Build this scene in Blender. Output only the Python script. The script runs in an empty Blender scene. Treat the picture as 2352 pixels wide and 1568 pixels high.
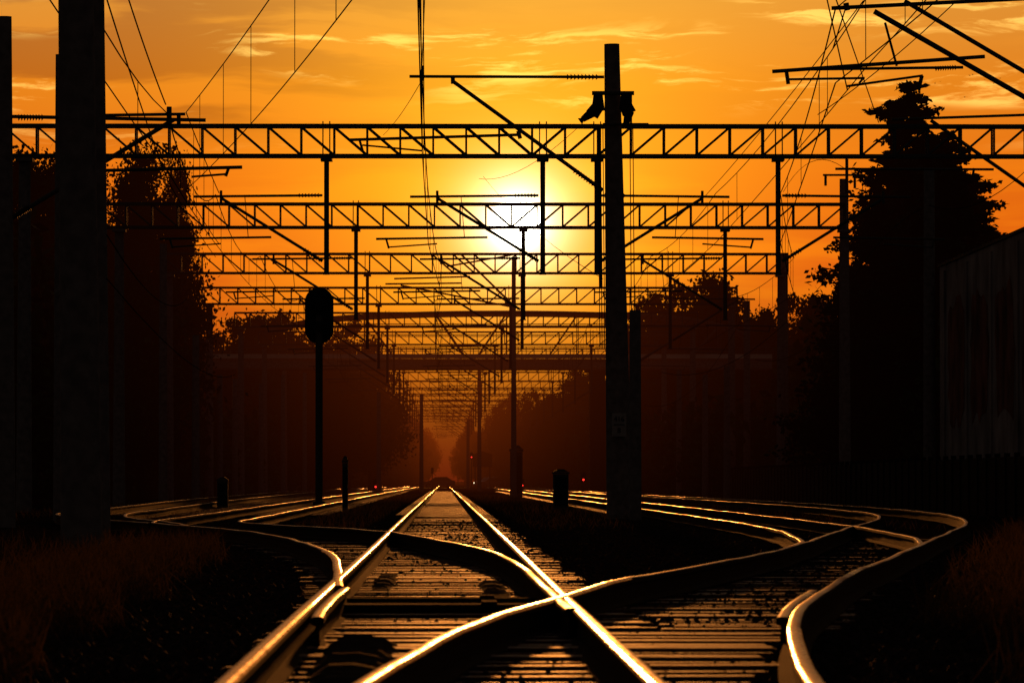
import bpy, math, random
import numpy as np
from mathutils import Vector, Matrix
random.seed(7); np.random.seed(7)
F=13067.0; VX,VY=1019.0,1105.0; CH=0.89; RT=0.20
def S(u,v,D): return Vector(((u-VX)*D/F, D, CH+(VY-v)*D/F))
sc=bpy.context.scene; COL=sc.collection

# ---------------------------------------------------------------- materials
# painted haze: emission mixed into surface materials, growing with distance down the line
def painted_haze_group():
    g=bpy.data.node_groups.new('painted_haze','ShaderNodeTree')
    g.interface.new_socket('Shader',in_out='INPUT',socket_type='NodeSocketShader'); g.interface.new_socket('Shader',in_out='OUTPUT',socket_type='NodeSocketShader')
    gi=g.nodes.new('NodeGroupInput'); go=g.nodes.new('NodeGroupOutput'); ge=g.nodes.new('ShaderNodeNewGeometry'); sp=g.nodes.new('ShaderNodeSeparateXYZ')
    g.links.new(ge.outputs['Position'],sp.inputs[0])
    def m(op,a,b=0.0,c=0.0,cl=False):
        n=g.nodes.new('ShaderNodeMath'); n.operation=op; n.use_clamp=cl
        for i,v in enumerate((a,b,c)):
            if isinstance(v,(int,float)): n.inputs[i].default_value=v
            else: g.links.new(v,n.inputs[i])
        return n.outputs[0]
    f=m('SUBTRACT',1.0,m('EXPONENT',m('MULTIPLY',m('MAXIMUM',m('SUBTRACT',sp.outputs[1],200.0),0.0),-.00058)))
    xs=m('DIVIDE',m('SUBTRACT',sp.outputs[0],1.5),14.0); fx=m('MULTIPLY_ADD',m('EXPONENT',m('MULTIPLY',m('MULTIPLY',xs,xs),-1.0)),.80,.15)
    zf=m('MULTIPLY_ADD',m('MINIMUM',m('DIVIDE',m('MAXIMUM',sp.outputs[2],0.0),9.0),1.4),.65,.35)   # painted glow rises with height, imitating sunlit beams above a shaded cutting
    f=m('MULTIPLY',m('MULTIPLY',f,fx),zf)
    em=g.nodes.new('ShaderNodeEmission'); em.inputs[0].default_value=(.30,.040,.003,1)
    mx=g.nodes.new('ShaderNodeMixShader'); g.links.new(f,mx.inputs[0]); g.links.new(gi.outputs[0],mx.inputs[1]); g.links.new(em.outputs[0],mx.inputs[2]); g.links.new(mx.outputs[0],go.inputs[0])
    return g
HG=painted_haze_group()
def add_painted_haze(m):
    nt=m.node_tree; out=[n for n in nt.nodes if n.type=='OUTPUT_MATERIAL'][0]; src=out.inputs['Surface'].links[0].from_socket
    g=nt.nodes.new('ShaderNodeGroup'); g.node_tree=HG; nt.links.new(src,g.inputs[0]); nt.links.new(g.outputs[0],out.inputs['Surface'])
def mat(name,col,rough=.8,metal=0,bump=0,bscale=20,var=0.3,emit=None,estr=0,spec=.5,stretch=(1,1,1),haze=True,rvar=0,trans=None):
    m=bpy.data.materials.new(name); m.use_nodes=True; nt=m.node_tree; b=nt.nodes['Principled BSDF']
    tc=nt.nodes.new('ShaderNodeTexCoord'); mp=nt.nodes.new('ShaderNodeMapping'); mp.inputs['Scale'].default_value=stretch
    nt.links.new(tc.outputs['Object'],mp.inputs['Vector'])
    n=nt.nodes.new('ShaderNodeTexNoise'); n.inputs['Scale'].default_value=bscale; n.inputs['Detail'].default_value=5
    nt.links.new(mp.outputs[0],n.inputs['Vector'])
    r=nt.nodes.new('ShaderNodeValToRGB'); r.color_ramp.elements[0].position=.3; r.color_ramp.elements[1].position=.7
    r.color_ramp.elements[0].color=(*[c*(1-var) for c in col],1); r.color_ramp.elements[1].color=(*[min(1,c*(1+var)) for c in col],1)
    nt.links.new(n.outputs['Fac'],r.inputs[0]); nt.links.new(r.outputs[0],b.inputs['Base Color'])
    b.inputs['Roughness'].default_value=rough; b.inputs['Metallic'].default_value=metal
    b.inputs['Specular IOR Level'].default_value=spec
    if rvar:
        mr=nt.nodes.new('ShaderNodeMapRange'); mr.inputs['From Min'].default_value=.35; mr.inputs['From Max'].default_value=.65
        mr.inputs['To Min'].default_value=rough-rvar; mr.inputs['To Max'].default_value=rough+rvar; nt.links.new(n.outputs['Fac'],mr.inputs[0]); nt.links.new(mr.outputs[0],b.inputs['Roughness'])
    if bump:
        bp=nt.nodes.new('ShaderNodeBump'); bp.inputs['Strength'].default_value=bump; bp.inputs['Distance'].default_value=.03
        nt.links.new(n.outputs['Fac'],bp.inputs['Height']); nt.links.new(bp.outputs[0],b.inputs['Normal'])
    if emit:
        b.inputs['Emission Color'].default_value=(*emit,1); b.inputs['Emission Strength'].default_value=estr
    if trans:
        t=nt.nodes.new('ShaderNodeBsdfTranslucent'); t.inputs[0].default_value=(*trans,1); mx=nt.nodes.new('ShaderNodeMixShader'); mx.inputs[0].default_value=.5
        out=[q for q in nt.nodes if q.type=='OUTPUT_MATERIAL'][0]; nt.links.new(b.outputs[0],mx.inputs[1]); nt.links.new(t.outputs[0],mx.inputs[2]); nt.links.new(mx.outputs[0],out.inputs['Surface'])
    if haze: add_painted_haze(m)
    return m
M_conc=mat('concrete_pole',(.24,.19,.165),.95,bump=.3,bscale=6,spec=.05)
M_steel=mat('galvanised_steel',(.09,.08,.07),.75,.0,spec=.2)
M_dark=mat('dark_paint',(.02,.02,.02),.8,spec=.1)
M_cable=mat('black_cable',(.02,.015,.012),.9,spec=0)
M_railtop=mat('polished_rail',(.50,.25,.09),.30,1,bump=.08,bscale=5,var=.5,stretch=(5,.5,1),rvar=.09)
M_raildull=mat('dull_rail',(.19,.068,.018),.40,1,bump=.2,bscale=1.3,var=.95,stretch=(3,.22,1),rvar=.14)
M_rust=mat('rusty_rail',(.030,.015,.008),.95,0,bump=.3,bscale=30,spec=.05)
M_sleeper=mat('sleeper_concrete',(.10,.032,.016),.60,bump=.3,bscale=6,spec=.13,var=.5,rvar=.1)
M_insul=mat('insulator_glaze',(.06,.04,.03),.6,spec=.2)
M_leaf=mat('foliage',(.035,.05,.015),.8,bscale=1,var=.5,spec=.05)
M_leaf2=mat('conifer_foliage',(.02,.035,.015),.85,bscale=1,var=.4,spec=.05)
M_bark=mat('bark',(.05,.035,.025),.95,bump=.6,bscale=8,spec=.05)
M_grass=mat('dry_grass',(.09,.065,.03),.85,bscale=3,var=.5,spec=.03,trans=(.055,.034,.012))
M_stone=mat('ballast_stone',(.036,.024,.018),.9,bscale=5,var=.5,spec=.06)
M_wall=mat('weathered_wall',(.32,.27,.245),.95,bump=.3,bscale=.55,var=.5,spec=.05)
M_brick=mat('red_brown_paint',(.20,.07,.05),.9,bscale=.6,var=.95,spec=.05)
M_parapet=mat('painted_parapet',(.62,.50,.42),.9,bscale=.5,var=.2,spec=.05)
M_car=mat('car_paint',(.1,.1,.11),.3,.3,var=.05)
M_glass=mat('dark_glass',(.02,.02,.02),.08,var=.05)
M_tyre=mat('tyre_rubber',(.02,.02,.02),.9)
M_red=mat('red_lamp',(.3,.01,.01),.4,emit=(1,.03,.02),estr=2.5,haze=False)
M_white=mat('headlight',(.8,.8,.7),.3,emit=(1,.8,.5),estr=3,haze=False)
M_plate=mat('white_paint',(.40,.36,.32),.8,var=.1,spec=.05)
M_asph=mat('asphalt',(.05,.05,.05),.9,spec=.1)

def ground_mat():
    m=bpy.data.materials.new('ballast_and_earth'); m.use_nodes=True; nt=m.node_tree; b=nt.nodes['Principled BSDF']
    g=nt.nodes.new('ShaderNodeNewGeometry'); n=nt.nodes.new('ShaderNodeTexVoronoi'); n.inputs['Scale'].default_value=14
    n2=nt.nodes.new('ShaderNodeTexNoise'); n2.inputs['Scale'].default_value=.6; n2.inputs['Detail'].default_value=6
    nt.links.new(g.outputs['Position'],n.inputs['Vector']); nt.links.new(g.outputs['Position'],n2.inputs['Vector'])
    r=nt.nodes.new('ShaderNodeValToRGB'); r.color_ramp.elements[0].color=(.012,.009,.007,1); r.color_ramp.elements[1].color=(.034,.024,.016,1)
    nt.links.new(n2.outputs['Fac'],r.inputs[0]); nt.links.new(r.outputs[0],b.inputs['Base Color'])
    bp=nt.nodes.new('ShaderNodeBump'); bp.inputs['Strength'].default_value=.6; bp.inputs['Distance'].default_value=.03
    nt.links.new(n.outputs['Distance'],bp.inputs['Height']); nt.links.new(bp.outputs[0],b.inputs['Normal'])
    b.inputs['Roughness'].default_value=1; b.inputs['Specular IOR Level'].default_value=0
    add_painted_haze(m); return m
M_ground=ground_mat()

# ---------------------------------------------------------------- mesh builder
class MB:
    def __init__(s): s.v=[]; s.f=[]
    def tube(s,a,b,r0,r1=None,n=8,cap=True):
        a=Vector(a); b=Vector(b); r1=r0 if r1 is None else r1
        d=(b-a).normalized(); up=Vector((0,0,1)) if abs(d.z)<.9 else Vector((0,1,0))
        x=d.cross(up).normalized(); y=d.cross(x); k=len(s.v)
        for p,r in((a,r0),(b,r1)):
            for i in range(n):
                t=2*math.pi*i/n; s.v.append(p+x*math.cos(t)*r+y*math.sin(t)*r)
        for i in range(n): j=(i+1)%n; s.f.append((k+i,k+j,k+n+j,k+n+i))
        if cap: s.f.append(tuple(k+i for i in reversed(range(n)))); s.f.append(tuple(k+n+i for i in range(n)))
    def stick(s,a,b,w,h=None): s.tube(a,b,w*.6,n=4)
    def box(s,c,d):
        k=len(s.v); cx,cy,cz=c; dx,dy,dz=[q/2 for q in d]
        for z in(-dz,dz):
            for x,y in((-dx,-dy),(dx,-dy),(dx,dy),(-dx,dy)): s.v.append(Vector((cx+x,cy+y,cz+z)))
        for f in((3,2,1,0),(4,5,6,7),(0,1,5,4),(1,2,6,5),(2,3,7,6),(3,0,4,7)): s.f.append(tuple(k+i for i in f))
    def insul(s,a,b,r,n=7):
        a=Vector(a);b=Vector(b); s.tube(a,b,r*.35)
        for i in range(n):
            t=(i+.5)/n; p=a.lerp(b,t); d=(b-a).normalized()*(b-a).length/n*.22
            s.tube(p-d,p+d,r,r*.55,n=10)
    def prism(s,pts,y0,y1):
        k=len(s.v); n=len(pts)
        for y in(y0,y1):
            for x,z in pts: s.v.append(Vector((x,y,z)))
        for i in range(n): j=(i+1)%n; s.f.append((k+i,k+j,k+n+j,k+n+i))
        s.f.append(tuple(k+i for i in reversed(range(n)))); s.f.append(tuple(k+n+i for i in range(n)))
    def mesh(s,name,m,smooth=False):
        me=bpy.data.meshes.new(name); me.from_pydata([tuple(v) for v in s.v],[],s.f); me.materials.append(m)
        if smooth:
            me.polygons.foreach_set('use_smooth',[len(p.vertices)<=4 for p in me.polygons])
            try: me.set_sharp_from_angle(angle=math.radians(50))
            except Exception: pass
        me.update(); return me
    def obj(s,name,m,parent=None,smooth=False,label=None):
        return link(name,s.mesh(name,m,smooth),parent,label)
def link(name,me,parent=None,label=None):
    o=bpy.data.objects.new(name,me); COL.objects.link(o)
    if parent: o.parent=parent
    if label: o['label']=label
    return o
def tag(o,label,cat,group=None,kind=None):
    o['label']=label; o['category']=cat
    if group:o['group']=group
    if kind:o['kind']=kind
    return o
def thing(name,loc,label,cat,group=None,kind=None):
    e=bpy.data.objects.new(name,None); e.empty_display_size=.3; COL.objects.link(e); e.location=loc
    return tag(e,label,cat,group,kind)
def copy_thing(src,loc,scale=None,rotz=0):
    def rec(o,par):
        c=o.copy(); COL.objects.link(c)
        if par: c.parent=par
        for ch in o.children: rec(ch,c)
        return c
    n=rec(src,None); n.location=loc
    if scale: n.scale=scale
    n.rotation_euler=(0,0,rotz); return n
def quads(name,P,A,B,m):
    n=len(P); V=np.empty((n,4,3)); V[:,0]=P-A; V[:,1]=P-B*.6; V[:,2]=P+A; V[:,3]=P+B*.6
    me=bpy.data.meshes.new(name); me.vertices.add(n*4); me.vertices.foreach_set('co',V.astype(np.float32).ravel())
    me.loops.add(n*4); me.loops.foreach_set('vertex_index',np.arange(n*4,dtype=np.int32))
    me.polygons.add(n); me.polygons.foreach_set('loop_start',np.arange(n,dtype=np.int32)*4)
    try: me.polygons.foreach_set('loop_total',np.full(n,4,dtype=np.int32))
    except Exception: pass
    me.materials.append(m); me.update(calc_edges=True); me.validate(); return me
def rnd_axes(n,size,rng):
    a=rng.normal(size=(n,3)); a/=np.linalg.norm(a,axis=1)[:,None]
    b=rng.normal(size=(n,3)); b-=a*(a*b).sum(1)[:,None]; b/=np.linalg.norm(b,axis=1)[:,None]
    s=(size*rng.uniform(.6,1.3,n))[:,None]; return a*s,b*s

# ---------------------------------------------------------------- camera
cam=bpy.data.cameras.new('camera'); co=bpy.data.objects.new('camera',cam); COL.objects.link(co); sc.camera=co
cam.lens=200; cam.sensor_width=36; cam.clip_end=20000; cam.clip_start=.5
co.location=(0,0,CH)
yaw=math.atan((1176-VX)/F); pitch=math.atan((VY-784)/F)
co.rotation_euler=(math.radians(90)+pitch,0,-yaw)
cam.dof.use_dof=True; cam.dof.focus_distance=110; cam.dof.aperture_fstop=12

# ---------------------------------------------------------------- world
az=math.atan((1188-VX)/F); el=math.atan((VY-510)/F)
sd=Vector((math.sin(az)*math.cos(el),math.cos(az)*math.cos(el),math.sin(el)))
w=bpy.data.worlds.new('World'); sc.world=w; w.use_nodes=True; nt=w.node_tree; nt.nodes.clear()
N=nt.nodes; L=nt.links
def inp(sock,v):
    if isinstance(v,(int,float)): sock.default_value=v
    elif isinstance(v,tuple): sock.default_value=v
    else: L.new(v,sock)
def ma(op,a,b=0.0,c=0.0,clamp=False):
    n=N.new('ShaderNodeMath'); n.operation=op; n.use_clamp=clamp; inp(n.inputs[0],a); inp(n.inputs[1],b); inp(n.inputs[2],c); return n.outputs[0]
def vm(op,a,b=None,scale=None):
    n=N.new('ShaderNodeVectorMath'); n.operation=op; inp(n.inputs[0],a)
    if b is not None: inp(n.inputs[1],b)
    if scale is not None: inp(n.inputs['Scale'],scale)
    return n.outputs['Value'] if op in('DISTANCE','LENGTH','DOT_PRODUCT') else n.outputs['Vector']
def ss(x,a,b,lo=0.0,hi=1.0):
    n=N.new('ShaderNodeMapRange'); n.interpolation_type='SMOOTHSTEP'; inp(n.inputs['Value'],x)
    n.inputs['From Min'].default_value=a; n.inputs['From Max'].default_value=b; n.inputs['To Min'].default_value=lo; n.inputs['To Max'].default_value=hi
    return n.outputs[0]
def comb(x,y,z):
    n=N.new('ShaderNodeCombineXYZ'); inp(n.inputs[0],x); inp(n.inputs[1],y); inp(n.inputs[2],z); return n.outputs[0]
def noise(vec,scale,detail=6,rough=.55,dist=0):
    n=N.new('ShaderNodeTexNoise'); L.new(vec,n.inputs['Vector']); n.inputs['Scale'].default_value=scale; n.inputs['Detail'].default_value=detail
    n.inputs['Roughness'].default_value=rough; n.inputs['Distortion'].default_value=dist; return n.outputs['Fac']
tc=N.new('ShaderNodeTexCoord'); d=tc.outputs['Generated']; sp=N.new('ShaderNodeSeparateXYZ'); L.new(d,sp.inputs[0])
yy=ma('MAXIMUM',sp.outputs[1],.05); U=ma('DIVIDE',sp.outputs[0],yy); V=ma('DIVIDE',sp.outputs[2],yy)
r=vm('DISTANCE',d,tuple(sd))
def lin(c): return tuple(((q/255)/12.92 if q/255<=.04045 else ((q/255+.055)/1.055)**2.4) for q in c)
ramp=N.new('ShaderNodeValToRGB'); cr=ramp.color_ramp
stops=[(0,(105,30,7)),(.06,(140,44,9)),(.12,(200,70,12)),(.19,(232,88,14)),(.27,(246,116,18)),(.35,(248,140,30)),(.43,(242,158,58)),(1,(110,95,85))]
while len(cr.elements)<len(stops): cr.elements.new(.5)
for e,(p,c) in zip(cr.elements,stops): e.position=p; e.color=(*lin(c),1)
L.new(ma('DIVIDE',V,.2,clamp=True),ramp.inputs[0])
base=ramp.outputs[0]
glow=ma('EXPONENT',ma('MULTIPLY',ma('POWER',ma('DIVIDE',r,.05),2.0),-1.0))
base=vm('SCALE',base,scale=ma('MULTIPLY_ADD',glow,.20,.86))
wq=noise(comb(ma('MULTIPLY',U,30.0),ma('MULTIPLY',V,60.0),5.0),1,4)
Vw=ma('MULTIPLY_ADD',wq,.006,V)
q=comb(ma('MULTIPLY',U,40.0),ma('MULTIPLY_ADD',U,-10.0,ma('MULTIPLY',Vw,330.0)),0.7)
n1=noise(q,1,9,.64,.5)
n2=noise(comb(ma('MULTIPLY',U,13.0),ma('MULTIPLY',Vw,120.0),3.0),1,6,.55,.3)
lo=noise(comb(ma('MULTIPLY',U,15.0),ma('MULTIPLY',V,75.0),9.0),1,2)
band=ma('MULTIPLY',ss(V,.056,.066),ss(V,.2,.1))
bright=ma('MULTIPLY',ma('MULTIPLY',ss(n1,.50,.64),ss(lo,.46,.57)),band)
dark=ma('MULTIPLY',ma('MULTIPLY',ss(n2,.44,.56),ss(U,.03,-.055,.12,1.0)),band)
col=vm('MULTIPLY',base,vm('ADD',vm('SCALE',(-.33,-.40,-.18),scale=dark),(1.0,1.0,1.0)))
col=vm('ADD',col,vm('SCALE',(.50,.42,.10),scale=bright))
low=ma('MULTIPLY',ss(n2,.46,.62),ma('MULTIPLY',ss(V,.015,.03),ss(V,.062,.052)))
col=vm('ADD',col,vm('SCALE',(.10,.05,.0),scale=low))
h1=ma('EXPONENT',ma('MULTIPLY',ma('DIVIDE',r,.0030),-1.0))
h2=ma('MULTIPLY',ma('EXPONENT',ma('MULTIPLY',ma('DIVIDE',r,.021),-1.0)),ss(V,-.004,.038))
col=vm('ADD',col,vm('SCALE',(9.0,8.0,6.0),scale=h1))
col=vm('ADD',col,vm('SCALE',(7.0,7.0,6.0),scale=ss(r,.0052,.0034)))
col=vm('ADD',col,vm('SCALE',(.85,.72,.020),scale=h2))
far=ss(r,.10,.65,1.0,.0)
col=vm('ADD',vm('SCALE',col,scale=far),vm('SCALE',(.0165,.0138,.0130),scale=ss(r,.2,1.0)))
bg=N.new('ShaderNodeBackground'); L.new(col,bg.inputs[0]); bg.inputs[1].default_value=1
out=N.new('ShaderNodeOutputWorld'); L.new(bg.outputs[0],out.inputs[0])
sl=bpy.data.lights.new('sun','SUN'); sl.energy=2.0; sl.angle=math.radians(.5); sl.color=(1,.31,.05)
so=bpy.data.objects.new('sun',sl); COL.objects.link(so); so.rotation_euler=sd.to_track_quat('Z','Y').to_euler()

# ---------------------------------------------------------------- ground
mb=MB(); mb.v=[Vector(p) for p in((-3000,-200,0),(3000,-200,0),(3000,9000,0),(-3000,9000,0))]; mb.f=[(0,1,2,3)]
tag(mb.obj('ground',M_ground),'dark earth and ballast ground under railway tracks','ground',kind='structure')

# ---------------------------------------------------------------- rails
def smooth(pts,step=1.5):
    ys=[p[0] for p in pts]; xs=[p[1] for p in pts]; out=[]; n=len(pts)
    m=[]
    for i in range(n):
        if i==0: m.append((xs[1]-xs[0])/(ys[1]-ys[0]))
        elif i==n-1: m.append((xs[-1]-xs[-2])/(ys[-1]-ys[-2]))
        else:
            a=(xs[i]-xs[i-1])/(ys[i]-ys[i-1]); b=(xs[i+1]-xs[i])/(ys[i+1]-ys[i]); ha=ys[i]-ys[i-1]; hb=ys[i+1]-ys[i]
            m.append((a*hb+b*ha)/(ha+hb) if a*b>0 else 0)
    for i in range(n-1):
        h=ys[i+1]-ys[i]; k=max(1,min(60,int(h/step)))
        for j in range(k):
            t=j/k; t2=t*t; t3=t2*t
            out.append((ys[i]+h*t,(2*t3-3*t2+1)*xs[i]+(t3-2*t2+t)*h*m[i]+(-2*t3+3*t2)*xs[i+1]+(t3-t2)*h*m[i+1]))
    out.append((ys[-1],xs[-1])); return out
PR=[(-.075,0),(-.075,.012),(-.014,.03),(-.010,.13),(-.035,.143),(-.036,.166),(-.029,.177),(-.013,.181),(.013,.181),(.029,.177),(.036,.166),(.035,.143),(.010,.13),(.014,.03),(.075,.012),(.075,0)]
def rail(pts,label,dz=0,step=1.5,dull=None):
    c=smooth(pts,step); vs=[];fs=[];mi=[]; n=len(PR)
    for i,(y,x) in enumerate(c):
        a=c[max(0,i-1)]; b=c[min(len(c)-1,i+1)]; t=Vector((b[1]-a[1],b[0]-a[0])).normalized(); nx,ny=t.y,-t.x
        wob=.003*math.sin(y*.9+pts[0][1]*9)+.002*math.sin(y*2.3); zw=min(1,y/60)*(.004*math.sin(y*.31+x*2)+.0025*math.sin(y*.83))
        for px,pz in PR: vs.append((x+nx*(px+wob),y+ny*px,.019+pz+dz+.0022*math.sin(y*1.3)+zw))
    for i in range(len(c)-1):
        for k in range(n-1):
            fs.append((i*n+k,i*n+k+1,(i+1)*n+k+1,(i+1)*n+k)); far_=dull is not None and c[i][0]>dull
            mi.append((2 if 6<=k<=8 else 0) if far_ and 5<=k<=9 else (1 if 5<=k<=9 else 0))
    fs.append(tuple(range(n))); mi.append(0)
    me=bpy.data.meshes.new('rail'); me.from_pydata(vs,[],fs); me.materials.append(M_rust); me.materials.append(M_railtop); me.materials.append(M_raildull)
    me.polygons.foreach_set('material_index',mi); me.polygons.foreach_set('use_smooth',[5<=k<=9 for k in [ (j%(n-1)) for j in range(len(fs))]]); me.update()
    o=link('rail',me); tag(o,label,'rail','running rails of the tracks'); return c
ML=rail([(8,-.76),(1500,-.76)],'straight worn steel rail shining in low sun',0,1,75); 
rail([(8,.74),(1500,.74)],'straight worn steel rail shining in low sun',.001,1,75)
Lout_p=[(38,-.70),(42,-.78),(46.2,-.86),(54,-1.06),(61,-1.38),(72,-2.08),(80.5,-2.88),(88,-3.9),(94,-4.75),(101,-5.07),(115,-5.08),(300,-5.07),(760,-4.6)]
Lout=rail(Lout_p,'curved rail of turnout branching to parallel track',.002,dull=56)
Lfr_p=[(31,.69),(38,.66),(47,.63),(52,.57),(57.4,.44),(63,.15),(71,-.30),(79,-.80),(83.5,-1.35),(87.5,-2.05),(93,-2.95),(98,-3.5),(106,-3.56),(300,-3.55),(760,-3.1)]
Lfr=rail(Lfr_p,'curved turnout rail crossing the straight track',.003,dull=30)
rail([(88,-3.92),(97,-4.7),(106,-5.75),(120,-6.7),(145,-7.08),(700,-7.1)],'rail curving to outer siding',.0035,dull=0)
rail([(95,-4.9),(104,-6.4),(118,-8.0),(145,-8.6),(700,-8.62)],'rail curving to outer siding',.004,dull=0)
Rfr_p=[(8,-.70),(14,-.48),(19.5,-.28),(24.7,-.03),(29.8,.30),(34,.70),(38.9,1.13),(42.3,1.52),(46,2.02),(51.5,2.7),(59,3.55),(71,4.72),(86,6.15),(103,7.85),(120,9.1),(143,9.72),(180,9.85),(273,9.0),(700,8.5)]
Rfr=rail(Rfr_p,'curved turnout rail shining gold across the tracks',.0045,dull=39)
Rout_p=[(8,1.0),(14,1.12),(19.5,1.27),(22.8,1.43),(27,1.66),(31.6,2.0),(36.5,2.46),(42,2.99),(50,3.88),(62,5.2),(78,6.95),(92,8.45),(104,9.5),(120,10.55),(143,11.25),(180,11.4),(273,10.5),(700,10.0)]
Rout=rail(Rout_p,'outer curved rail of diverging track',.005,dull=26)
rail([(60,3.66),(65,4.1),(71,4.38),(82,4.78),(95,4.93),(113,4.98),(135,5.0),(700,5.0)],'rail branching into inner parallel track',.0055,dull=0)
rail([(63,5.3),(69,5.72),(77,6.05),(87.5,6.3),(106,6.42),(170,6.5),(700,6.5)],'rail branching into inner parallel track',.006,dull=0)
rail([(29.5,-.655),(31,-.67),(36.5,-.67),(38,-.655)],'short guard rail bolted inside the running rail',-.012,dull=0)
rail([(30.2,1.80),(32,1.93),(36,2.28),(38,2.47)],'short guard rail beside curved rail',-.03,dull=0)
def interp(c,y): return float(np.interp(y,[p[0] for p in c],[p[1] for p in c]))

# ---------------------------------------------------------------- sleepers
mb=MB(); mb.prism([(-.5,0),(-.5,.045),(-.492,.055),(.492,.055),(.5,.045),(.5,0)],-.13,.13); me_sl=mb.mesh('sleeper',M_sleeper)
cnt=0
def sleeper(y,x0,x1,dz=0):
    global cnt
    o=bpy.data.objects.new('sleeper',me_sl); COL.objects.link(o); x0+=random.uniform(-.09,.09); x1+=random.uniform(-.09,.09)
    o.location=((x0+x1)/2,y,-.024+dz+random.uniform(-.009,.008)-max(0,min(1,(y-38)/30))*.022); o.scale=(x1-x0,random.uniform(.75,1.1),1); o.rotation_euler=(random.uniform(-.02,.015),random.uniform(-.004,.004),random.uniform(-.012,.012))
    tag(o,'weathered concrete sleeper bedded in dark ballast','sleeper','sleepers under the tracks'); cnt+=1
y=14.0
while y<150:
    a=-.95; b=1.2
    if 38<y<84: a=min(a,interp(Lout,y)-.25)
    if y<33: b=interp(Rout,y)-.10
    sleeper(y,a,b)
    y+=.66+random.uniform(-.03,.03)
y=33.5
while y<105 and cnt<292:
    sleeper(y,max(1.3,interp(Rfr,y)-.30),interp(Rout,y)+.12,-.012); y+=.68
mb=MB()
y=150
while y<500:
    for c in(-.01,-4.3,-7.8,5.75): mb.box((c,y,-.015),(2.5,.27,.05))
    y+=.9
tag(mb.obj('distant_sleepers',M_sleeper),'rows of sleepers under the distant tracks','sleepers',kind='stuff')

# ---------------------------------------------------------------- ballast stones
def stones(name,n,xr,yr,size,zoff=0,m=M_stone):
    rng=np.random.default_rng(3)
    P=np.empty((n,3)); P[:,1]=yr[0]*(yr[1]/yr[0])**rng.uniform(0,1,n); P[:,0]=rng.uniform(xr[0],xr[1],n)*np.clip(P[:,1]/45,.6,1.4); P[:,2]=zoff
    base=np.array([(1,0,0),(0,1,0),(-1,0,0),(0,-1,0),(0,0,.8),(0,0,-.8)],float)
    V=base[None]*rng.uniform(.5,1.2,(n,6,1))*(size*rng.uniform(.5,1.3,n))[:,None,None]
    th=rng.uniform(0,6.28,n); c,s_=np.cos(th),np.sin(th); X=V[:,:,0]*c[:,None]-V[:,:,1]*s_[:,None]; Y=V[:,:,0]*s_[:,None]+V[:,:,1]*c[:,None]
    V[:,:,0]=X;V[:,:,1]=Y; V+=P[:,None,:]
    T=np.array([(0,1,4),(1,2,4),(2,3,4),(3,0,4),(1,0,5),(2,1,5),(3,2,5),(0,3,5)]); Fa=(T[None]+np.arange(n)[:,None,None]*6).reshape(-1,3)
    me=bpy.data.meshes.new(name); me.vertices.add(n*6); me.vertices.foreach_set('co',V.astype(np.float32).ravel())
    k=len(Fa); me.loops.add(k*3); me.loops.foreach_set('vertex_index',Fa.astype(np.int32).ravel()); me.polygons.add(k); me.polygons.foreach_set('loop_start',np.arange(k,dtype=np.int32)*3)
    me.materials.append(m); me.update(calc_edges=True); return link(name,me)
tag(stones('ballast_stones',30000,(-3.6,5.0),(14,130),.038,0),'loose dark ballast stones around the sleepers','gravel',kind='stuff')

# ---------------------------------------------------------------- grass
def grass(name,n,fn,h,label):
    rng=np.random.default_rng(5); P=np.array([fn(rng) for _ in range(n)])
    H=h*rng.uniform(.4,1.2,n); a=np.zeros((n,3)); a[:,2]=H/2; a[:,0]=rng.normal(0,.3,n)*H; a[:,1]=rng.normal(0,.2,n)*H
    b=np.zeros((n,3)); th=rng.uniform(0,3.14,n); b[:,0]=np.cos(th)*.009; b[:,1]=np.sin(th)*.009; P[:,2]=H/2
    return tag(link(name,quads(name,P,a,b,M_grass)),label,'grass',kind='stuff')
def gl(rng):
    D=22+48*rng.uniform()**1.2; e=-1.5-.016*D-.15*math.sin(D*.7)
    if D>40: e=min(e,interp(Lout,D)-.9)
    return (e-abs(rng.normal(0,.5+D*.012)) ,D,0)
def gr(rng):
    D=24+66*rng.uniform(); e=interp(Rout,D)+.9+.3*math.sin(D*.5)
    return (e+abs(rng.normal(0,.9)),D,0)
grass('grass',7500,gl,.34,'tall dry grass on the verge beside the track')
grass('grass',6500,gr,.34,'dry weeds beside the curved track')
def gm(rng):
    D=100+250*rng.uniform(); x=rng.choice([rng.uniform(-2.9,-1.4),rng.uniform(1.5,4.2),rng.uniform(-12,-9.6),rng.uniform(12,17),rng.uniform(-6.6,-5.6),rng.uniform(7.0,9.0)])
    return (x,D,0)
grass('grass',16000,gm,.20,'short weeds growing between the tracks')

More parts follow.
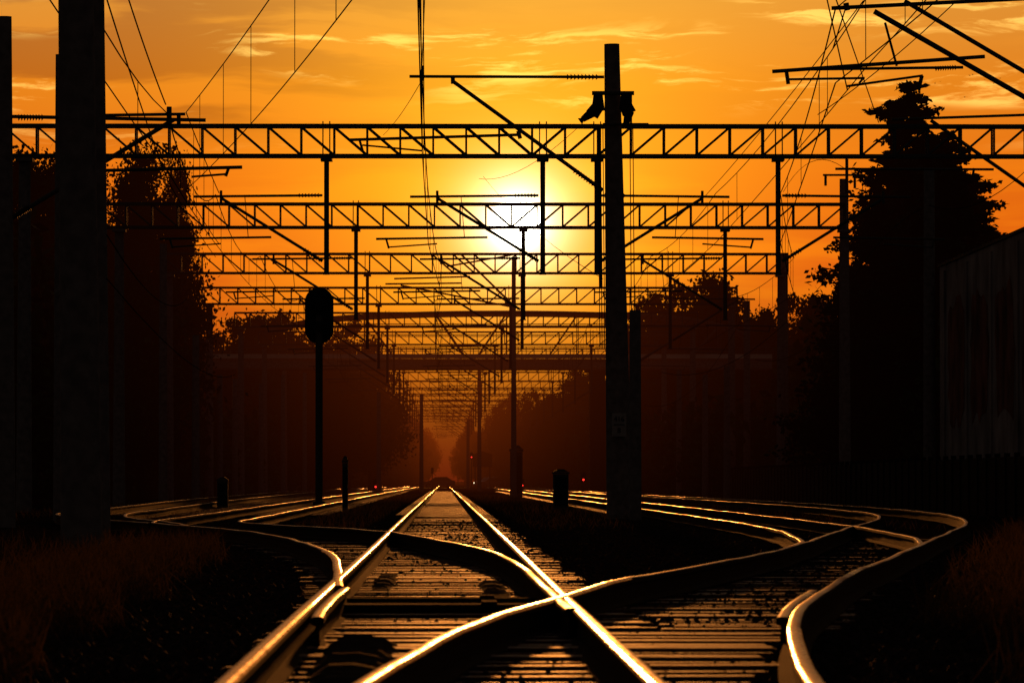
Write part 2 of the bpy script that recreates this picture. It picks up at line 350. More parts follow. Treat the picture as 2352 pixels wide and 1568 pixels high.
# ---------------------------------------------------------------- trees
def broadleaf(seed,H=14,R=3.4,zb=2.2,clumps=75,leaves=140,size=.2):
    rng=np.random.default_rng(seed); C=[]
    while len(C)<clumps:
        p=rng.uniform(-1,1,3); 
        if np.linalg.norm(p)>1: continue
        if np.linalg.norm(p)<.35: continue
        z=zb+(H-zb)*(p[2]+1)/2; t=(z-zb)/(H-zb); rr=R*(.55+.75*math.sin(math.pi*min(1,t*.95+.08)))*.75
        C.append((p[0]*rr*1.15+.3*math.sin(z*1.3+seed),p[1]*rr*1.15,z-.4))
    C=np.array(C); idx=np.repeat(np.arange(clumps),leaves); sg=rng.uniform(.35,.85,clumps)[idx][:,None]
    P=C[idx]+rng.normal(size=(len(idx),3))*sg*np.array([1,1,.7]); a,b=rnd_axes(len(P),size,rng)
    crown=quads('crown',P,a,b,M_leaf)
    tb=MB(); prev=Vector((0,0,-.1)); top=H*.8
    for i in range(6):
        nx=Vector((rng.normal()*.12*i*.5,rng.normal()*.12*i*.5,top*(i+1)/6)); tb.tube(prev,nx,.3*(1-i/7),.3*(1-(i+1)/7),n=8,cap=False); prev=nx
    for i in range(0,clumps,3):
        c=Vector(C[i]); z0=max(1.6,c.z*.62-.3); tb.tube((0,0,z0),c,.09,.02,n=5,cap=False)
    return crown,tb.mesh('trunk',M_bark)
def conifer(seed,H=16,R=3.4,size=.17):
    rng=np.random.default_rng(seed); P=[];tb=MB(); tb.tube((0,0,-.1),(0,0,H*.98),.32,.03,n=8,cap=False); z=1.0
    while z<H-.3:
        t=z/H; rad=R*min(1,(1-t)**.66*1.05)*rng.uniform(.5,1.2)+.18
        for k in range(rng.integers(4,9)):
            th=rng.uniform(0,6.28); l=rad*rng.uniform(.45,1.28); e=Vector((math.cos(th)*l,math.sin(th)*l,z+l*.22)); tb.tube((0,0,z),e,.05,.012,n=4,cap=False)
            n=int(26+l*48); s=rng.uniform(.12,1.05,n)**.8; pp=np.outer(s,np.array([e.x,e.y,e.z-z]))+np.array([0,0,z])
            pp+=rng.normal(size=(n,3))*np.array([.22,.22,.16])*(.35+l*.20); pp[:,2]-=s*l*.08; P.append(pp)
        z+=rng.uniform(.24,.46)
    P=np.concatenate(P); a,b=rnd_axes(len(P),size,rng); a[:,2]*=.7; b*=.8
    return quads('crown',P,a,b,M_leaf2),tb.mesh('trunk',M_bark)
TB=[broadleaf(11),broadleaf(12,R=3.8),broadleaf(13,R=2.9,zb=1.5)]
TBIG=broadleaf(21,H=18,R=3.0,zb=1.5,clumps=120,leaves=200,size=.15)
TC=[conifer(31,R=3.6),conifer(32,R=4.2)]
def tree(meshes,hbase,x,y,h,wide,label,name='tree',cat='tree',group=None):
    e=thing(name,(x,y,0),label,cat,group); s=h/hbase; e.scale=(wide,wide,s); e.rotation_euler=(0,0,random.uniform(0,6.28))
    link('crown',meshes[0],e); link('trunk',meshes[1],e); return e
def treepx(meshes,hb,u,vtop,D,wide,label,name='tree',cat='tree',group=None):
    p=S(u,vtop,D); return tree(meshes,hb,p.x,D,p.z,wide,label,name,cat,group)
for u,v,D,wd in((345,318,290,.82),(400,345,315,.45),(285,390,285,.75),(130,345,280,.8),(85,365,300,.8),(20,330,275,1.0),(190,500,285,.9),(-40,400,262,1.1)):
    treepx(TBIG,18,u,v,D,wd,'tall leafy tree standing dark behind the catenary poles',group='tall trees beside the railway')
for u,v,D,wd in((325,560,275,.8),(280,600,268,.8),(180,600,265,.9),(350,740,300,.7),(60,580,262,1.1)):
    treepx(TB[0],14,u,v,D,wd,'leafy understorey tree below taller trees',group='understorey trees')
for i,(u,v,D,wd) in enumerate(((560,712,470,1.1),(640,700,480,1.15),(600,725,490,1.1),(800,716,500,.8),(850,760,520,.7),(740,790,480,1.1),(480,745,470,1.0),(690,790,520,1.1),(790,800,500,1.1),(860,850,540,1.0),(520,790,460,1.2),(420,760,465,1.1))):
    treepx(TB[i%3],14,u,v,D,wd,'leafy tree near the road bridge',group='trees around the road bridge')
for i,(u,v,D,wd) in enumerate(((1490,650,450,.8),(1570,628,450,1.1),(1640,632,450,1.1),(1680,650,452,.9),(1600,700,460,1.1),(1755,710,460,.8),(1820,652,450,.85),(1870,668,450,1.0),(1900,700,445,.9),(1540,720,460,1),(1460,760,520,.8),(1720,730,465,1.0),(1480,800,460,.8),(1640,760,455,1.2),(1780,790,455,1.2))):
    treepx(TB[i%3],14,u,v,D,wd,'leafy tree beyond the railway edge',group='trees beyond the railway edge')
for i,(u,v,D,wd) in enumerate(((2085,162,230,1.05),(2175,290,240,1.1),(2040,340,236,.9),(2220,390,238,1.05),(2255,480,250,1.0),(2020,450,225,.75),(2120,310,226,1.1),(2330,560,260,1.0),(2170,330,222,1.0))):
    treepx(TC[i%2],16,u,v,D,wd,'tall dark conifer with ragged crown',name='conifer_tree',cat='tree',group='conifers beside the railway')
for i,(u,v,D,wd) in enumerate(((2030,560,228,.6),(2085,500,233,.8),(2150,450,236,.9),(2235,560,242,.9))):
    treepx(TB[i%3],14,u,v,D,wd,'bushy tree filling the gap between conifers',group='bushy trees between conifers')
for i in range(30):
    D=540+i*32; x=-10.2+(D-540)*.0095+random.uniform(-.9,.4); x=min(x,-2.9)
    tree(TB[i%3],14,x-2.2,D,random.uniform(11,15),.95,'leafy tree lining the railway',group='trees lining the railway')
for i in range(26):
    D=600+i*35; x=15-(D-600)*.0165+random.uniform(-.8,1.0); x=max(x,3.6)
    tree(TB[(i+1)%3],14,x+2,D,random.uniform(9,14),random.uniform(.5,.85),'leafy tree lining the railway',group='trees lining the railway')
for i,(u,v,D,wd) in enumerate(((1155,905,800,.6),(1140,925,860,.55),(1180,900,820,.55),(1225,885,700,.6),(1300,860,640,.7),(1325,850,620,.7),(1075,970,1000,.45),(1068,985,1050,.45),(1082,960,980,.4),(1100,985,960,.5),(1120,960,900,.5),(1250,920,660,.7),(985,1000,1250,.5),(1052,1010,1250,.4))):
    treepx(TB[i%3],14,u,v,D,wd,'leafy tree rising beside the distant track',group='trees lining the railway')
def wood(name,n,fn,size,label):
    rng=np.random.default_rng(9); P=np.array([fn(rng) for _ in range(n)]); a,b=rnd_axes(n,size,rng)
    tag(link(name,quads(name,P,a,b,M_leaf)),label,'woodland',kind='stuff')
def wl(rng):
    D=225+ (rng.uniform()**1.4)*900; e=np.interp(D,[225,290,432,450,600,900,1125],[-15.5,-15,-20.8,-13,-10.0,-6.0,-4.8]); x=e-rng.uniform()**1.5*12
    h=10.0+1.3*math.sin(D*.11)+.9*math.sin(D*.31+x)+.5*math.sin(x*2); h*=min(1,.55+(e-x)*.25) ; return (x,D,h*rng.uniform()**.8)
def wr(rng):
    D=215+(rng.uniform()**1.4)*900; e=np.interp(D,[215,300,432,450,600,900,1115],[17.6,17.5,22.8,16,12.6,7.6,6.2]); x=e+rng.uniform()**1.5*12
    h=8.4+1.2*math.sin(D*.13)+.9*math.sin(D*.37+x)+.5*math.sin(x*2); h*=min(1,.5+(x-e)*.25); return (x,D,h*rng.uniform()**.8)
wood('woodland',46000,wl,.42,'dense dark undergrowth along the railway')
wood('woodland',42000,wr,.42,'dense dark undergrowth along the railway')
def wlow(rng):
    s=rng.choice([-1,1]); D=300+rng.uniform()*140; e=12.5 if s<0 else 13.5; x=s*(e+rng.uniform()*9); return (x,D,(4.5+1.2*math.sin(D*.3+x))*rng.uniform()**.8)
wood('shrubs',16000,wlow,.34,'dark shrubs growing before the bridge')

# ---------------------------------------------------------------- portals
def truss(x0,x1,z0,z1,flip):
    mb=MB(); n=round((x1-x0)/.97); dx=(x1-x0)/n
    for yy_ in(-.35,.35):
        for z in(z0,z1): mb.box(((x0+x1)/2,yy_,z),(x1-x0,.09,.10))
        for i in range(n+1):
            x=x0+i*dx; mb.box((x,yy_,(z0+z1)/2),(.06,.055,z1-z0-.1))
            if i<n:
                a,b=(z1-.05,z0+.05) if x<flip else (z0+.05,z1-.05)
                mb.stick((x+.03,yy_,a),(x+dx-.03,yy_,b),.05)
    for i in range(n+1):
        x=x0+i*dx
        for z in(z0,z1): mb.box((x,0,z+(.0 if i%2 else .01)),(.05,.61,.05))
    return mb
def bracket(mbA,insl,x0,s,L1=3.9):
    mbA.tube((x0+s*.12,0,9.28),(x0+s*L1,0,9.24),.037); mbA.tube((x0+s*3.1,0,9.2),(x0+s*.12,0,7.35),.045)
    mbA.tube((x0+s*1.62,0,8.05),(x0+s*(L1+1.0),0,8.0),.033); mbA.tube((x0+s*(L1+.7),0,8.0),(x0+s*(L1+.62),0,7.72),.03); mbA.tube((x0+s*(L1+.62),0,7.76),(x0+s*(L1-.8),0,7.86),.022)
    mbA.tube((x0+s*3.1,0,9.05),(x0+s*3.1,0,9.42),.04); mbA.tube((x0+s*2.4,0,9.24),(x0+s*2.3,0,8.05),.012)
    i1=MB(); i1.insul((x0+s*.2,0,9.28),(x0+s*.85,0,9.275),.075); i2=MB(); dirv=Vector((s*2.98,0,1.85)).normalized(); a=Vector((x0+s*.16,0,7.37)); i2.insul(a,a+dirv*.62,.08)
    insl+= [i1,i2]
def portal(D,x0,x1,pl,pr,hangs,zb=10.43,lab='lattice steel portal spanning the tracks with hanging masts'):
    e=thing('overhead_line_portal',(0,D,0),lab,'gantry','overhead line portals over the tracks')
    truss(x0,x1,zb,zb+.88,2.2).obj('truss_beam',M_steel,e)
    for px in(pl,pr):
        mb=MB(); mb.tube((px,0,-.2),(px,0,zb-.06),.24,.17,n=12); mb.box((px,0,zb-.12),(.5,.8,.1)); mb.obj('concrete_post',M_conc,e,True)
    for hx,s in hangs:
        mb=MB(); mb.tube((hx,0,zb+.0),(hx,0,6.95),.075,n=8); mb.box((hx,0,zb-.1),(.34,.84,.09)); mb.box((hx,0,6.97),(.2,.2,.04))
        mb.stick((hx-.1,-.42,zb-.15),(hx-.1,-.42,zb+1.0),.03); mb.stick((hx+.1,-.42,zb-.15),(hx+.1,-.42,zb+1.0),.03)
        hp=mb.obj('hanging_post',M_steel,e)
        a=MB(); il=[]; bracket(a,il,hx,s); ao=a.obj('bracket_arm',M_steel,e,True)
        for q_ in il: q_.obj('insulator',M_insul,ao)
    return e
portal(167,-12.9,21,-12.3,20.5,[(-3.44,-1),(2.91,-1),(4.5,1),(9.83,1)],lab='wide lattice steel portal spanning tracks with four hanging masts')
P2=portal(214,-12.9,15.1,-12.2,15.1,[(-3.3,-1),(3.0,-1),(10.6,-1)])
PG=portal(261,-13,15.8,-12.6,15.5,[(-3.5,-1),(3.6,-1),(10.4,1)])
for i in range(3,17): 
    n=copy_thing(PG,(0,167+47*i+random.uniform(-2,2),0)); n.location.z=random.uniform(-.1,.1)
# ---------------------------------------------------------------- free-standing poles with bracket arms
def pole(D,u,vtop,r0,r1,label,htop=None,lean=0,name='catenary_pole'):
    p=S(u,vtop,D); h=p.z if htop is None else htop
    e=thing(name,(p.x,D,0),label,'pole','poles carrying the overhead line')
    mb=MB(); k=6
    for i in range(k):
        a=i/k;b=(i+1)/k; mb.tube((lean*a,0,-.3+(h+.3)*a),(lean*b,0,-.3+(h+.3)*b),r0+(r1-r0)*a,r0+(r1-r0)*b,n=20,cap=(i in(0,k-1)))
    mb.obj('shaft',M_conc,e,True); return e
def arms(e,D,tubes,ins,name='bracket_arm'):
    o=e.location; mb=MB()
    for a,b,r_ in tubes: mb.tube(S(*a,D)-o,S(*b,D)-o,r_)
    ao=mb.obj(name,M_steel,e,True)
    for a,b,r_ in ins:
        i=MB(); i.insul(S(*a,D)-o,S(*b,D)-o,r_,9); i.obj('insulator',M_insul,ao)
CP=pole(135,1418,100,.32,.18,'tall tapering concrete pole with bracket arm and loudspeakers',lean=-.19)
CP.location.x=S(1424,100,135).x
arms(CP,135,[((940,175),(1388,176),.036),((1040,186),(1385,437),.047),((1040,175),(1040,192),.05),((803,321),(1192,309),.036),((825,320),(833,347),.03),((832,333),(970,346),.022),((968,160),(968,185),.05),((1190,300),(1195,318),.05),((970,178),(970,150),.03)],
     [((1300,176),(1375,176),.075),((1318,390),(1372,428),.08)])
o=CP.location
mb=MB(); 
mb.tube(S(1360,213,134.7)-o,S(1457,213,134.7)-o,.05); mb.tube(S(1366,213,134.7)-o,S(1366,245,134.7)-o,.03); mb.tube(S(1450,213,134.7)-o,S(1450,290,134.7)-o,.025); mb.tube(S(1385,285,134.7)-o,S(1490,285,134.7)-o,.035); mb.obj('crossarm',M_steel,CP)
for a,b,c_ in(((1374,224),(1360,258),(1338,274)),((1438,222),(1446,255),(1438,285))):
    mb=MB(); A,B,C_=[S(*t,134.6)-o for t in(a,b,c_)]; mb.tube(A+Vector((0,0,.08)),A+Vector((0,0,-.3)),.11,.16,n=14); mb.tube(A+Vector((0,0,-.2)),B+Vector((0,0,-.05)),.15,.17,n=14); mb.tube(B,C_,.12,.07,n=12); mb.tube(C_,C_+(C_-B)*.25,.05,.09,n=14)
    mb.obj('loudspeaker',M_dark,CP,True)
for u in(1374,1379,1385,1447,1454): 
    mb=MB(); mb.tube(S(u,285,134.6)-o,S(u+4,800,134.6)-o,.012,n=5); mb.obj('cable',M_cable,CP)
mb=MB(); mb.tube(S(1376,285,134.6)-o,S(1380,660,134.6)-o,.045,n=8); mb.obj('conduit',M_dark,CP)
mb=MB(); mb.box(S(1422,975,134.6)-o,(.34,.02,.55)); pl=mb.obj('number_plate',M_plate,CP)
def text(body,loc,size,parent):
    cu=bpy.data.curves.new('t','FONT'); cu.body=body; cu.size=size; cu.align_x='CENTER'; cu.align_y='CENTER'; cu.extrude=.004
    t=bpy.data.objects.new('t',cu); COL.objects.link(t); bpy.context.view_layer.update()
    me=bpy.data.meshes.new_from_object(t.evaluated_get(bpy.context.evaluated_depsgraph_get())); bpy.data.objects.remove(t)
    me.materials.clear(); me.materials.append(M_dark); n=link('lettering',me,parent); n.location=loc; n.rotation_euler=(math.pi/2,0,0); return n
lp=S(1422,975,134.6)-o
text('416',lp+Vector((0,-.018,.13)),.17,pl); text('8',lp+Vector((0,-.018,-.14)),.17,pl)
mb=MB(); mb.box(lp+Vector((0,-.015,0)),(.26,.008,.02)); mb.obj('divider_line',M_dark,pl)
pole(131,1459,712,.15,.13,'short slim concrete post beside taller pole')
B1=pole(63,190,-300,.235,.185,'massive concrete pole standing close to the track',lean=-.10); 
pole(74,230,-250,.15,.11,'slim concrete pole behind a thicker pole',lean=-.08)
PA=pole(110,8,38,.25,.15,'tapering concrete pole with long bracket arm')
arms(PA,110,[((25,268),(472,276),.036),((398,275),(28,500),.045),((232,392),(556,384),.034),((525,385),(518,405),.03),((518,400),(440,406),.022),((388,245),(388,285),.05),((410,262),(410,290),.04),((160,266),(425,262),.03)],
     [((40,270),(100,270),.07),((35,494),(70,474),.08)])
pole(130,138,125,.15,.11,'slender pole between larger poles')
PR_=pole(100,2490,-160,.25,.18,'concrete pole with heavy bracket arms over the curve')
arms(PR_,100,[((1912,17),(2480,-12),.036),((2010,24),(2480,292),.047),((2080,0),(2480,236),.04),((1775,163),(2265,128),.034),((1850,158),(2215,153),.026),((1808,165),(1812,192),.035),((1812,181),(1988,178),.022),((1985,178),(1975,190),.02),((1945,197),(2122,172),.022),((2120,172),(2112,205),.035),((2035,50),(2062,150),.022),((1945,5),(1948,22),.05),((2480,-12),(2490,-12),.05)],
     [((2380,-7),(2450,-10),.08),((2395,243),(2440,270),.08),((2150,156),(2200,153),.05)])
PS=pole(136,2500,200,.24,.18,'concrete pole with bracket arm at track edge')
arms(PS,136,[((2050,273),(2490,258),.033),((2140,275),(2490,520),.045),((1920,387),(2285,388),.03),((2240,385),(2235,408),.03)],[((2400,262),(2460,260),.08)])
pole(190,2136,385,.22,.18,'concrete portal post before the warehouse wall')
P3=pole(330,1180,590,.17,.12,'tall concrete pole between tracks with bracket arm')
arms(P3,330,[((1025,612),(1178,585),.05),((1060,585),(1178,700),.06),((905,640),(1080,635),.05),((885,652),(1060,650),.05),((920,655),(1178,705),.05)],[((1140,665),(1170,692),.11)])
P4=pole(520,1101,850,.2,.16,'concrete pole between distant tracks')
pole(640,1075,965,.2,.16,'concrete pole between distant tracks'); pole(480,968,905,.18,.14,'slim pole beside distant track'); pole(420,870,900,.18,.14,'slim pole beside distant track')
for u,D,vt in((540,330,870),(600,360,880),(650,395,860),(700,420,855),(505,300,860),(450,235,770),(375,225,560),(1560,330,850),(1620,300,860),(1670,270,840)):
    pole(D,u,vt,.18,.14,'slim concrete pole beside the siding')
for u,D,vt in((1716,300,690),(1802,262,585),(1940,214,410)):
    pole(D+3,u,vt,.2,.17,'concrete post at the railway edge')
mb=MB(); p=S(1940,400,215); e=thing('pole_bracket',(p.x,213.5,p.z-1.0),'pole-top crossarm with insulators on concrete post','bracket')
mb.tube((-.9,0,.9),(.7,0,.9),.04); mb.tube((-.8,0,.9),(-.8,0,.5),.05); mb.tube((.3,0,.9),(.3,0,.4),.05); mb.tube((0,0,.2),(0,0,1.5),.06); mb.obj('crossarm',M_steel,e)

# ---------------------------------------------------------------- overhead wires
def wire_obj(lines,label,r_=.013):
    for pts in lines:
        mb=MB()
        for a,b in zip(pts[:-1],pts[1:]): mb.tube(a,b,r_,n=4,cap=False)
        o=mb.obj('overhead_wire',M_cable); tag(o,label,'wire','wires of the overhead line')
def sag(a,b,s,n=10):
    return [a.lerp(b,i/n)-Vector((0,0,4*s*(i/n)*(1-i/n))) for i in range(n+1)]
def catenary(sup,label,sg_=.75,dn=99):
    e=thing('catenary_line',(sup[0][0],sup[0][1],0),label,'wire','wires of the overhead line'); o=e.location
    m=MB();c=MB(); nd=0
    for s0,s1 in zip(sup[:-1],sup[1:]):
        a=Vector((s0[0],s0[1],s0[2]));b=Vector((s1[0],s1[1],s1[2])); k=min(1,((b-a).length/47)**2); sg=sag(a,b,sg_*k); ca=Vector((s0[0],s0[1],s0[3]));cb=Vector((s1[0],s1[1],s1[3])); cg=sag(ca,cb,.06)
        for i in range(10): m.tube(sg[i]-o,sg[i+1]-o,.014,n=4,cap=False); c.tube(cg[i]-o,cg[i+1]-o,.013,n=4,cap=False)
        for i in((2,5,8) if s0[1]<150 else (1,3,5,7,9)):
            if nd<60 and s0[1]<420:
                dr=MB(); dr.tube(sg[i]-o,cg[i]-o,.007,n=4,cap=False); dr.obj('dropper_wire',M_cable,e); nd+=1
    m.obj('messenger_wire',M_cable,e);c.obj('contact_wire',M_cable,e)
ys=[167+47*i for i in range(14)]
catenary([(-.35,60,10.5,8.75),(-.51,135,10.5,8.72)]+[(-.25-.2*(-1)**i,y,9.35,7.86) for i,y in enumerate(ys)],'catenary wires with droppers over the straight track')
catenary([(-5.5,60,10.0,8.0),(-5.35,110,8.0,6.9),(-6.7,167,9.3,7.86)]+[(-6.7-.2*(-1)**i,y,9.35,7.86) for i,y in enumerate(ys[1:])],'catenary wires with droppers over the siding')
catenary([(-.1,68,10.1,8.0),(-3.2,106,9.95,8.0),(-6.3,139,9.9,8.0),(-6.6,167,9.35,7.86)],'catenary wires following the turnout',.1)
catenary([(7.3,60,9.9,8.6),(7.85,104,9.9,8.6),(8.0,167,9.35,7.9)]+[(8.0-.2*(-1)**i,y,9.35,7.86) for i,y in enumerate(ys[1:])],'catenary wires with droppers over the inner parallel track',.3)
catenary([(6.6,60,8.8,7.2),(6.9,100,9.2,7.9),(9.9,167,9.35,7.9),(13.2,214,9.3,7.9),(13.2,261,9.3,7.9),(13.2,308,9.3,7.9)],'catenary wires over the outer curve',.3)
wire_obj([sag(S(2200,0,95),S(1880,262,128),.1),sag(S(1900,-10,95),S(1948,205,100),0,2),sag(S(1920,-10,95),S(2020,280,136),.0,4),sag(S(1948,5,100),S(1915,110,100),0,2),sag(S(1985,0,104),S(1620,450,173),.1)],'thin wire hanging from the bracket arms',.012)
wire_obj([sag(S(966,-30,132),S(970,345,135),0,3),sag(S(972,-30,132),S(974,346,135),0,3),sag(S(976,-30,132),S(968,175,135),0,3)],'feeder wire dropping beside the bracket arm',.012)
wire_obj([sag(S(245,540,70),S(430,685,170),.5),sag(S(245,640,70),S(540,860,200),.5)],'slack cable strung between poles',.009)
wire_obj([sag(S(245,0,92),S(385,415,148),.1),sag(S(295,0,98),S(380,240,112),.05),sag(S(385,415,148),S(495,590,214),.1)],'contact wire running beside the poles',.014)
wire_obj([sag(S(1520,855,260),S(1900,640,200),1.2),sag(S(1735,825,262),S(1960,690,214),.8),sag(S(1480,930,300),S(1720,700,261),1.5),sag(S(1940,385,215),S(1800,440,262),-.8),sag(S(1960,640,214),S(2136,470,190),-.4),sag(S(2136,470,190),S(2400,350,140),.6)],'slack cable strung between poles',.013)
wire_obj([sag(S(1385,640,134),S(1110,405,214),.3),sag(S(1330,290,134),S(1100,410,214),.4),sag(S(965,190,135),S(880,310,167),.1)],'stay wire running from the pole',.009)

# ---------------------------------------------------------------- road bridge
D=430; e=thing('road_bridge',(0,D,0),'long dark bridge with shallow arched beam crossing the tracks','bridge')
mb=MB(); mb.box((1.2,0,9.70),(47,5,.80)); mb.box((1.2,-2.53,9.45),(47,.05,.06)); mb.obj('deck',M_conc,e)
mb=MB(); mb.box((1.2,-2.58,10.28),(47,.12,.34)); mb.obj('parapet',M_parapet,e)
mb=MB()
for i in range(79):
    x=-22+i*.6; mb.box((x,-2.65,10.72),(.05,.05,.54))
for z in(10.65,10.98): mb.box((1.2,-2.65,z),(47,.06,.06))
mb.obj('railing',M_steel,e)
mb=MB(); pts=[]
for i in range(35):
    x=-13.5+i*36.5/34; t=(x-4.5)/18.5; pts.append(Vector((x,0,13.55-.75*t*t-1.1*t**8)))
for yy_ in(-2.4,2.4):
    of=Vector((0,yy_,0))
    for a,b in zip(pts[:-1],pts[1:]): mb.tube(a+of,b+of,.17,n=8)
    for i in range(2,33,5):
        a=pts[i]+of; mb.tube(a,Vector((a.x+(2.2 if i<17 else -2.2),yy_,10.3)),.06,n=5)
        mb.tube(a,Vector((a.x,yy_,10.3)),.035,n=5)
    for z in(11.9,12.7): mb.tube((-9,yy_,z),(18,yy_,z),.035,n=4)
mb.obj('arched_truss',M_steel,e)
for px in(-16.5,11.6,22.5):
    mb=MB(); mb.box((px,0,4.6),(1.15,3.5,9.2)); mb.box((px,0,9.2),(1.7,4.4,.18)); mb.obj('pier',M_dark,e)

# ---------------------------------------------------------------- signals
def signal(D,u,vtop,label,big=False,red=True):
    p=S(u,vtop,D); e=thing('railway_signal',(p.x,D,0),label,'signal','railway signals beside tracks'); h=p.z
    hh=1.85 if big else .8; ww=.94 if big else .34
    mb=MB(); mb.tube((0,0,-.1),(0,0,h-hh*.5),.12 if big else .05,n=12); mb.box((0,0,.1),(.4,.4,.3) if big else (.25,.25,.25)); mb.obj('mast',M_steel,e,True)
    pts=[]
    for k in range(25):
        t=math.pi*k/24; pts.append((math.cos(t)*ww/2,h-ww/2+math.sin(t)*ww/2))
    for k in range(25):
        t=math.pi+math.pi*k/24; pts.append((math.cos(t)*ww/2,h-hh+ww/2+math.sin(t)*ww/2))
    mb=MB(); mb.prism(pts,-.03,.03); mb.box((0,.12,h-hh/2),(ww*.55,.24,hh*.75)); mb.obj('signal_head',M_dark,e)
    for k in range(2):
        zz=h-hh*(.3+.4*k); v=MB(); v.tube((0,-.05,zz),(0,-.22,zz),ww*.18,ww*.18,n=14); v.obj('lamp_hood',M_dark,e)
        if red and k==1 and not big:
            l=MB(); l.tube((0,-.222,zz),(0,-.24,zz),.07,n=14); l.obj('red_lamp',M_red,e)
    return e
signal(186,733,660,'tall mast signal with large oval backboard, unlit',big=True)
signal(420,863,1100,'small signal with glowing red lamp'); signal(500,968,1100,'small signal with glowing red lamp')
signal(640,1083,1038,'mast signal with glowing red lamp'); signal(480,1200,1099,'small signal with glowing red lamp'); signal(400,1340,1083,'small signal with glowing red lamp')
signal(700,993,1073,'distant mast signal, unlit',red=False)
def cabinet(D,u,w_,h,label):
    e=thing('equipment_cabinet',(S(u,0,D).x,D,0),label,'cabinet','trackside equipment cabinets')
    mb=MB(); mb.box((0,0,h*.45),(w_,w_*.8,h*.9)); mb.box((0,0,h*.93),(w_*1.12,w_*.95,h*.05)); mb.prism([(-w_*.5,h*.96),(w_*.5,h*.96),(w_*.2,h*1.03),(-w_*.2,h*1.03)],-w_*.35,w_*.35); mb.obj('housing',M_steel,e)
    d_=MB(); d_.box((0,-w_*.41,h*.45),(w_*.8,.02,h*.75)); do=d_.obj('door',M_dark,e); k=MB(); k.box((w_*.3,-w_*.43,h*.48),(.03,.03,.12)); k.obj('handle',M_steel,do)
cabinet(185,1288,.50,1.25,'small grey trackside equipment cabinet with cap'); cabinet(331,1186,.72,2.9,'tall trackside cabinet against a pole'); cabinet(190,512,.36,1.0,'small trackside cabinet with cap')
cabinet(170,793,.17,1.6,'slim trackside marker cabinet')
p=S(1108,1060,700); e=thing('signal_cabin',(p.x,700,0),'small raised hut beside distant crossing','hut'); mb=MB(); mb.box((0,0,3.4),(2.4,2,1.5)); mb.prism([(-1.4,4.15),(1.4,4.15),(0,4.6)],-1.2,1.2); mb.obj('cabin',M_dark,e)
for x in(-.9,.9): mb=MB(); mb.tube((x,0,0),(x,0,2.65),.09); mb.obj('stilt',M_steel,e)
def car(x,y,rot,label):
    e=thing('car',(x,y,0.03),label,'car','cars at the level crossing'); e.rotation_euler=(0,0,rot)
    mb=MB(); mb.prism([(-2.15,.3),(2.1,.3),(2.2,.55),(2.1,.8),(1.1,.95),(.45,1.42),(-1.1,1.45),(-1.8,1.0),(-2.15,.92),(-2.2,.6)],-.85,.85); mb.obj('body',M_car,e)
    for y_ in(-.858,.852): g=MB(); g.prism([(.98,.95),(.42,1.34),(-1.05,1.37),(-1.6,.98)],y_,y_+.006); g.obj('window',M_glass,e)
    for wx in(-1.35,1.35):
        for wy in(-.8,.8): t=MB(); t.tube((wx,wy-.1,.32),(wx,wy+.1,.32),.32,n=20); to=t.obj('wheel',M_tyre,e); rr=MB(); rr.tube((wx,wy-.105,.32),(wx,wy+.105,.32),.19,n=14); rr.obj('rim',M_steel,to)
    for wy in(-.6,.6): hl=MB(); hl.box((2.17,wy,.66),(.06,.28,.14)); hl.obj('headlight',M_white,e)
car(S(1007,0,740).x,740,math.pi,'dark hatchback crossing the tracks'); car(S(1125,0,800).x,800,-2.6,'dark car waiting with headlights on')
mb=MB(); mb.box((0,745,.02),(120,8,.03)); tag(mb.obj('road',M_asph),'asphalt road crossing the tracks','road',kind='structure')

# ---------------------------------------------------------------- turnout gear
def brush(x,y0,y1,w_,h,seed,name,label,cat):
    e=thing(name,(x,(y0+y1)/2,0),label,cat); n=60; Lh=(y1-y0)/2; vs=[]; fs=[]
    for i in range(n+1):
        t=-1+2*i/n; y=t*Lh; hh=h*(1-abs(t)**4)*(.8+.12*math.sin(i*1.1+seed)+.08*math.sin(i*2.9)); ww=w_*(.9+.10*math.sin(i*.8+seed))
        for px,pz in((-.5,0),(-.46,.45),(-.28,.95),(.05,1),(.3,.8),(.47,.4),(.5,0)): vs.append((px*ww,y,pz*hh))
    for i in range(n):
        for k in range(6): a=i*7+k; fs.append((a,a+1,a+8,a+7))
    fs.append(tuple(range(7))); fs.append(tuple(n*7+k for k in reversed(range(7))))
    mb=MB(); mb.v=[Vector(v) for v in vs]; mb.f=fs; mb.obj('cover',M_rust,e)
brush(-.42,24.0,31.5,.40,.10,1,'switch_cover','low dark switch cover between the rails','switch cover')
brush(-.50,44,54,.20,.07,2,'point_machine','low dark point machine beside the switch','point machine')
brush(.40,40,50,.24,.07,3,'point_machine','low dark point machine beside the switch','point machine')
for k,(yy_,ww) in enumerate(((37.5,.5),(39.4,.2))):
    e=thing('switch_rod',(0,yy_,0),'dark steel rod linking the switch blades','switch rod'); mb=MB(); mb.box((0,0,.06),(1.38,ww,.05)); mb.box((.3,0,.09),(.1,ww+.1,.03)); mb.obj('rod',M_rust,e)

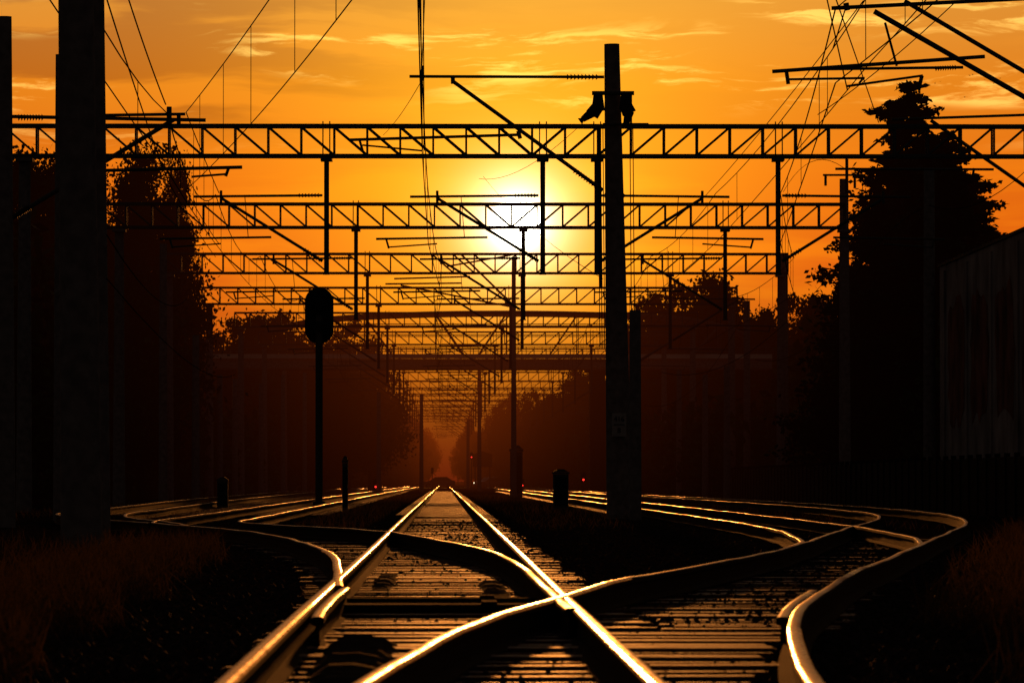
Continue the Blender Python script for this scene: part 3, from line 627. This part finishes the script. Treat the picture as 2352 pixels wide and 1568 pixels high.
# ---------------------------------------------------------------- warehouse on the right
e=thing('warehouse',(17.2,170,0),'long dim concrete warehouse wall with faded red painting','building')
mb=MB(); mb.box((4,0,4.15),(8,54,8.3)); mb.obj('wall',M_wall,e)
mb=MB(); mb.box((4,0,8.36),(8.1,54.2,.10)); mb.obj('roof',M_dark,e)
for i in range(7): mb=MB(); mb.box((-.03,-25+i*8.3,4.1),(.06,.4,8.0)); mb.obj('pilaster',M_wall,e)
rg=random.Random(4)
for i in range(6):
    mb=MB(); yc=-20.9+i*8.3; pts=[]
    for k in range(28):
        t=2*math.pi*k/28; sq=1/max(abs(math.cos(t)),abs(math.sin(t))); rr=(1+rg.uniform(-.12,.12))*min(sq,1.25); pts.append((-.012,yc+2.9*math.cos(t)*rr,4.9+2.0*math.sin(t)*rr))
    mb.v=[Vector(p) for p in pts]; mb.f=[tuple(reversed(range(28)))]; mb.obj('faded_painting',M_brick,e)
mb=MB()
y=120
while y<420: 
    mb.box((14.0+(y-120)*.004,y,.75),(.06,2.45,1.5)); mb.box((14.0+(y-120)*.004,y+1.27,.8),(.14,.14,1.6)); y+=2.6
tag(mb.obj('panel_fence',M_rust),'low dark panel fence along the railway','fence')

# birds
bm_=MB(); bm_.tube((-.12,0,0),(.12,0,0),.035,.015,n=6); bm_.v+=[Vector(p) for p in((-.05,0,.02),(.06,0,.02),(.0,.35,.14),(-.05,-.0,.02),(.06,0,.02),(.0,-.35,.14))]; k=len(bm_.v)-6; bm_.f+=[(k,k+1,k+2),(k+4,k+3,k+5)]
bme=bm_.mesh('bird',M_cable)
for u,v in((2150,190),(2162,186),(2230,172),(2237,170),(2265,182),(2218,222),(2285,190),(2300,178)):
    b=bpy.data.objects.new('bird',bme); COL.objects.link(b); b.location=S(u,v,420); b.scale=(.5,.5,.5); b.rotation_euler=(random.uniform(-.3,.3),random.uniform(-.3,.3),random.uniform(0,6)); tag(b,'small dark bird flying in evening sky','bird','flying birds')
sc.view_settings.view_transform='Standard'; sc.view_settings.look='None'; sc.view_settings.exposure=0
